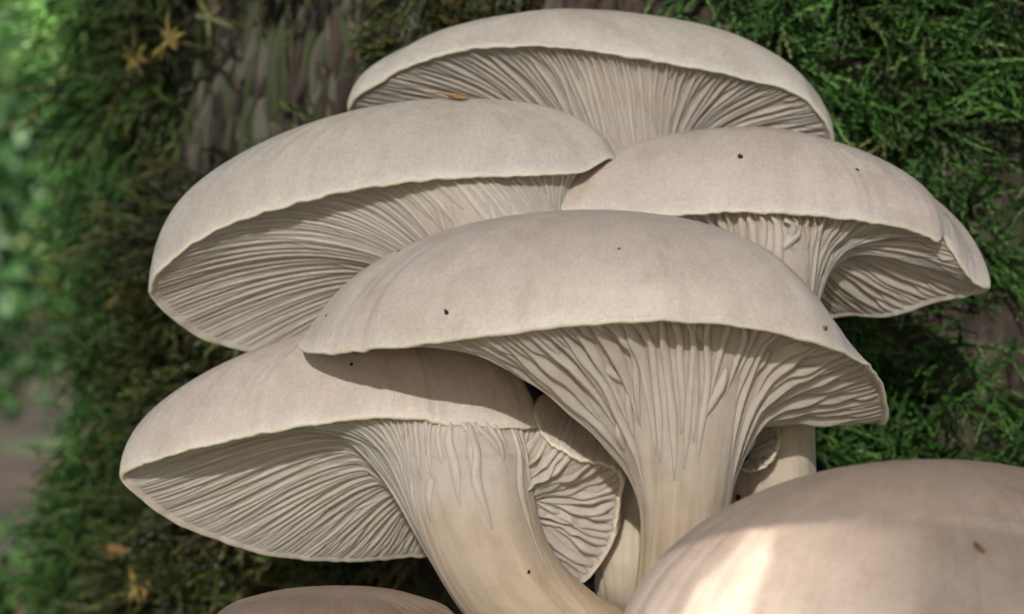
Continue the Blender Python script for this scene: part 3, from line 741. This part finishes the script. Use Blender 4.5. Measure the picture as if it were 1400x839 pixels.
def tube(P, r0, r1, n=6):
    T = nrm(np.gradient(P, axis=0)); A_ = nrm(np.cross(T, TO_SUN + 0.01)); B_ = np.cross(T, A_)
    t = np.linspace(0, 2 * np.pi, n, endpoint=False); rad_ = np.linspace(r0, r1, len(P))[:, None, None]
    return (P[:, None] + (A_[:, None] * np.cos(t)[None, :, None] + B_[:, None] * np.sin(t)[None, :, None]) * rad_).reshape(-1, 3), grid_faces(len(P), n)
rb_ = np.random.default_rng(55)
BSP, BW, XE = 0.00020, 0.000172, 0.20                    # screen strand spacing, strand width, half reach
ez = np.arange(0.125, -0.097, -BSP)
for sgn, lb in ((-1, 'added unseen shade screen of hair-thin strands, half on the wide bowl side'), (1, 'added unseen shade screen of hair-thin strands, half on the large tan cap side')):
    Vs, Fs, o_ = [], [], 0
    base = np.array([sgn * 0.30, -0.24, -0.30])
    for k, e2 in enumerate(ez):
        xs = np.linspace(-XE, XE, 1601); ins = xs[in_gap(np.stack([xs, np.full_like(xs, e2)], -1))]
        meet = -0.10 + 0.20 * ((k * 0.618) % 1.0)
        tip = meet if not len(ins) else (ins.min() if sgn < 0 else ins.max())
        x = np.linspace(sgn * XE, tip, 7)
        w3 = OB + E1 * x[:, None] + E2 * (e2 + 0.0 * x)[:, None] + TO_SUN * (0.004 * math.sin(k * 2.3) + 0.006 * np.cos(x * 9))[:, None]
        t = np.linspace(0, 1, 7)[:-1, None]; b0 = base + np.array([0.03 * math.sin(k * 1.3), 0.03 * math.cos(k * 2.1), 0])
        p1 = w3[0] + (w3[0] - w3[1]) * 2.2
        arc = (1 - t)**2 * b0 + 2 * (1 - t) * t * p1 + t**2 * w3[0]
        Q = np.concatenate([arc, w3]); n_ = len(Q)
        sd = nrm(np.cross(np.gradient(Q, axis=0), TO_SUN)) * (BW * 0.5)
        wd = np.ones(n_); wd[-1] = 0.5
        Vs.append(np.stack([Q - sd * wd[:, None], Q + TO_SUN * 0.00008, Q + sd * wd[:, None]], 1).reshape(-1, 3)); Fs.append(grid_faces(n_, 3, False) + o_); o_ += n_ * 3
    g = mesh_obj('shade_screen', np.concatenate(Vs), np.concatenate(Fs), M_SCREEN, smooth=False)  # out of view, added to dim the sun and leave the bright patch
    tag(g, lb, 'grass', kind='stuff')

# ------------------------------------------------------------------ crumbs and scales lying on the mushrooms
M_DARK = plain_mat('crumb_dark', (0.02, 0.014, 0.010), 0.7, 0.4, 2000); M_RUST = plain_mat('crumb_rust', (0.20, 0.09, 0.04), 0.7, 0.4, 2000); M_SCALE = plain_mat('bud_scale_brown', (0.30, 0.17, 0.06), 0.4, 0.4, 900)
def blob(name, centre, normal, size, mat, seed, flatten=0.5, parent=None):
    r = np.random.default_rng(seed); nu, nv = 9, 7
    th_ = np.linspace(0, 2 * np.pi, nu, endpoint=False); ph_ = np.linspace(0.02, np.pi - 0.02, nv)
    Tt, Pp = np.meshgrid(th_, ph_); rr_ = 1 + 0.28 * r.normal(size=Tt.shape); rr_[0] = rr_[0].mean(); rr_[-1] = rr_[-1].mean()
    Q = np.stack([np.sin(Pp) * np.cos(Tt) * size[0], np.sin(Pp) * np.sin(Tt) * size[1], np.cos(Pp) * flatten * size[1]], -1) * rr_[..., None] * 0.5
    nz = nrm(np.asarray(normal)); ax = nrm(np.cross(nz, [0.3, 0.9, 0.2])); ay = np.cross(nz, ax)
    a_ = r.uniform(0, 3.14); ax, ay = ax * math.cos(a_) + ay * math.sin(a_), -ax * math.sin(a_) + ay * math.cos(a_)
    W = Q[..., :1] * ax + Q[..., 1:2] * ay + Q[..., 2:] * nz + np.asarray(centre) + nz * size[1] * flatten * 0.2
    return mesh_obj(name, W.reshape(-1, 3), grid_faces(nv, nu, True, flip=True), mat)
CR = [(1012, 214, 1.1, 0.9, M_DARK, 'black crumb of dirt near the crown of the two-lobed mushroom'),
      (1172, 232, 0.9, 0.5, M_DARK, 'tiny black crumb on the two-lobed cap, on its slope towards the moss'),
      (610, 426, 1.2, 0.6, M_DARK, 'dark oval crumb on the largest cap, towards its pointed end'),
      (545, 343, 0.7, 0.4, M_DARK, 'tiny dark crumb at the upper edge of the largest cap'),
      (846, 340, 0.6, 0.4, M_RUST, 'faint rusty crumb near the crown of the largest cap'),
      (446, 432, 0.6, 0.5, M_RUST, 'tiny rusty crumb by the pointed end of the largest cap'),
      (481, 498, 0.6, 0.6, M_DARK, 'tiny black crumb on the wide bowl mushroom, in the shadow of the largest cap'),
      (1128, 448, 1.1, 0.8, M_RUST, 'rusty crumb just above the rim of the largest cap'),
      (1010, 681, 1.6, 1.1, M_DARK, 'black crumb stuck to the side of the thick cream stem'),
      (1339, 750, 1.9, 1.0, M_RUST, 'brown oval crumb on the large tan cap beside the sunlit patch'),
      (723, 782, 0.7, 0.6, M_DARK, 'tiny dark crumb on the curved cream stem'),
      (1045, 625, 0.7, 0.5, M_RUST, 'tiny rusty crumb on the stunted bud of gills')]
for k, (px, py, a_, b_, mt, lb) in enumerate(CR):
    h = hit(px, py)
    if h[0] is None: continue
    n_ = np.array(h[1]); n_ = n_ if n_[1] < 0 else -n_
    tag(blob('dirt_crumb', np.array(h[0]), n_, (a_ * 0.001, b_ * 0.001), mt, 700 + k), lb, 'crumb', 'crumbs of dirt on the mushrooms')
# brown bud scale with its thin tip, on the greyish cap
h = hit(616, 139)
if h[0] is not None:
    c = np.array(h[0]) + np.array([0, 0.0, 0.0008]); t = np.linspace(0, 1, 14)
    x = -0.0045 + 0.0078 * t; rad_ = np.where(t < 0.45, 0.00015 + 0.0002 * t, 0.00015 + 0.00062 * np.sin(np.clip((t - 0.40) / 0.6, 0, 1) * np.pi) ** 0.7)
    Pm = c + np.stack([x, 0 * x, 0.0002 + 0.0006 * (1 - t) ** 2 + 0.0003 * np.sin(t * 5)], -1); tt = np.linspace(0, 2 * np.pi, 8, endpoint=False)
    V = Pm[:, None] + np.stack([0 * tt, np.cos(tt) * 0.9, np.sin(tt) * 0.75], -1)[None] * rad_[:, None, None]
    tag(mesh_obj('bud_scale', V.reshape(-1, 3), grid_faces(14, 8), M_SCALE), 'brown bud scale with a thin tip lying on the greyish mushroom cap', 'bud scale')

# ------------------------------------------------------------------ yellowed sprigs and dead leaves caught in the moss
M_SPRIG = [plain_mat('sprig_yellow', (0.30, 0.22, 0.055), 0.5, 0.35, 600), plain_mat('sprig_olive', (0.17, 0.165, 0.06), 0.5, 0.4, 600), plain_mat('leaf_ochre', (0.26, 0.15, 0.05), 0.55, 0.4, 500)]
def blade(c, d, L_, W_, up, curl, n=7):
    t = np.linspace(0, 1, n); d = nrm(d); sd = nrm(np.cross(d, up)); u = np.cross(sd, d)
    C_ = c + d * (L_ * t)[:, None] - u * (curl * L_ * t**2)[:, None]; w = W_ * 0.5 * np.sin(np.pi * (0.08 + 0.92 * t) ** 0.8) + 0.00003
    V = np.stack([C_ - sd * w[:, None] + u * (0.25 * w)[:, None], C_ - u * 0.0001, C_ + sd * w[:, None] + u * (0.25 * w)[:, None]], 1).reshape(-1, 3)
    return V, grid_faces(n, 3, False)
def place(px, py, out):
    h = to_trunk(px, py)
    a_ = h[0] if h else 1.2; z_ = h[1] if h else -(py - 419.5) * K * 1.2
    n_ = np.array([-math.sin(a_), -math.cos(a_), 0]); return trunk_pt(np.array(a_), np.array(z_)) + n_ * out, n_
for k, (px, py, nb, ln, wd, mt, lb) in enumerate([
    (248, 84, 12, 8.5, 1.1, 0, 'yellow star-shaped moss sprig beside the bare bark'), (300, 62, 10, 7, 1.1, 0, 'ochre moss sprig on the bark above the star-shaped sprig'),
    (196, 282, 6, 8, 1.3, 1, 'olive moss sprig beside the rim of the greyish mushroom'), (212, 430, 5, 8, 1.3, 1, 'olive moss sprig below the rim of the greyish mushroom'),
    (120, 180, 5, 5, 1.2, 0, 'small yellow moss sprig at the mossy edge of the trunk'), (170, 510, 6, 8, 1.3, 1, 'olive moss sprig level with the crown of the wide bowl mushroom'),
    (285, 790, 6, 7, 1.4, 0, 'yellow moss sprig beside the brown low cap'), (345, 30, 5, 7, 1.4, 1, 'olive moss sprig among the grey bark plates'),
    (160, 620, 5, 8, 1.2, 1, 'olive moss sprig touching the outer rim of the wide bowl mushroom')]):
    c, n_ = place(px, py, 0.015); r = np.random.default_rng(800 + k)
    root = empty('moss_sprig', c - n_ * 0.006); tag(root, lb, 'moss sprig', 'yellowed moss sprigs')
    for j in range(nb):
        a_ = j / nb * 6.28 + r.uniform(-.3, .3); tn = np.array([n_[1], -n_[0], 0])
        d = tn * math.cos(a_) + np.array([0, 0, 1]) * math.sin(a_) * 0.7 + n_ * r.uniform(-0.1, 0.5)
        V, F = blade(c, d, ln * 0.001 * r.uniform(0.4, 1.15), wd * 0.001, n_, r.uniform(0.1, 0.4)); child(mesh_obj('leaflet', V, F, M_SPRIG[mt]), root)
    t = np.linspace(0, 1, 5)[:, None]; V, F = tube(c - n_ * 0.018 * (1 - t) + np.array([0, 0, -0.002]) * (1 - t), 0.0004, 0.0003, 5); child(mesh_obj('stalk', V, F, M_SPRIG[1]), root)
for k, (px, py, L_, W_, ang, lb) in enumerate([(245, 745, 9, 3.2, 0.1, 'ochre dead leaf in the moss below the wide bowl of gills'), (205, 428, 7, 2.0, 0.7, 'narrow yellow dead leaf below the rim of the greyish mushroom'),
    (300, 805, 6, 2.0, 1.2, 'narrow ochre dead leaf standing beside the brown low cap'), (430, 780, 5, 1.8, 0.9, 'small dead leaf in the dark hollow above the brown low cap')]):
    c, n_ = place(px, py, 0.016); tn = np.array([-n_[1], n_[0], 0])
    V, F = blade(c, tn * math.cos(ang) + np.array([0, 0, 1]) * math.sin(ang), L_ * 0.001, W_ * 0.001, n_, 0.25, 9)
    tag(mesh_obj('dead_leaf', V, F, M_SPRIG[2]), lb, 'leaf', 'dead leaves caught in the moss')
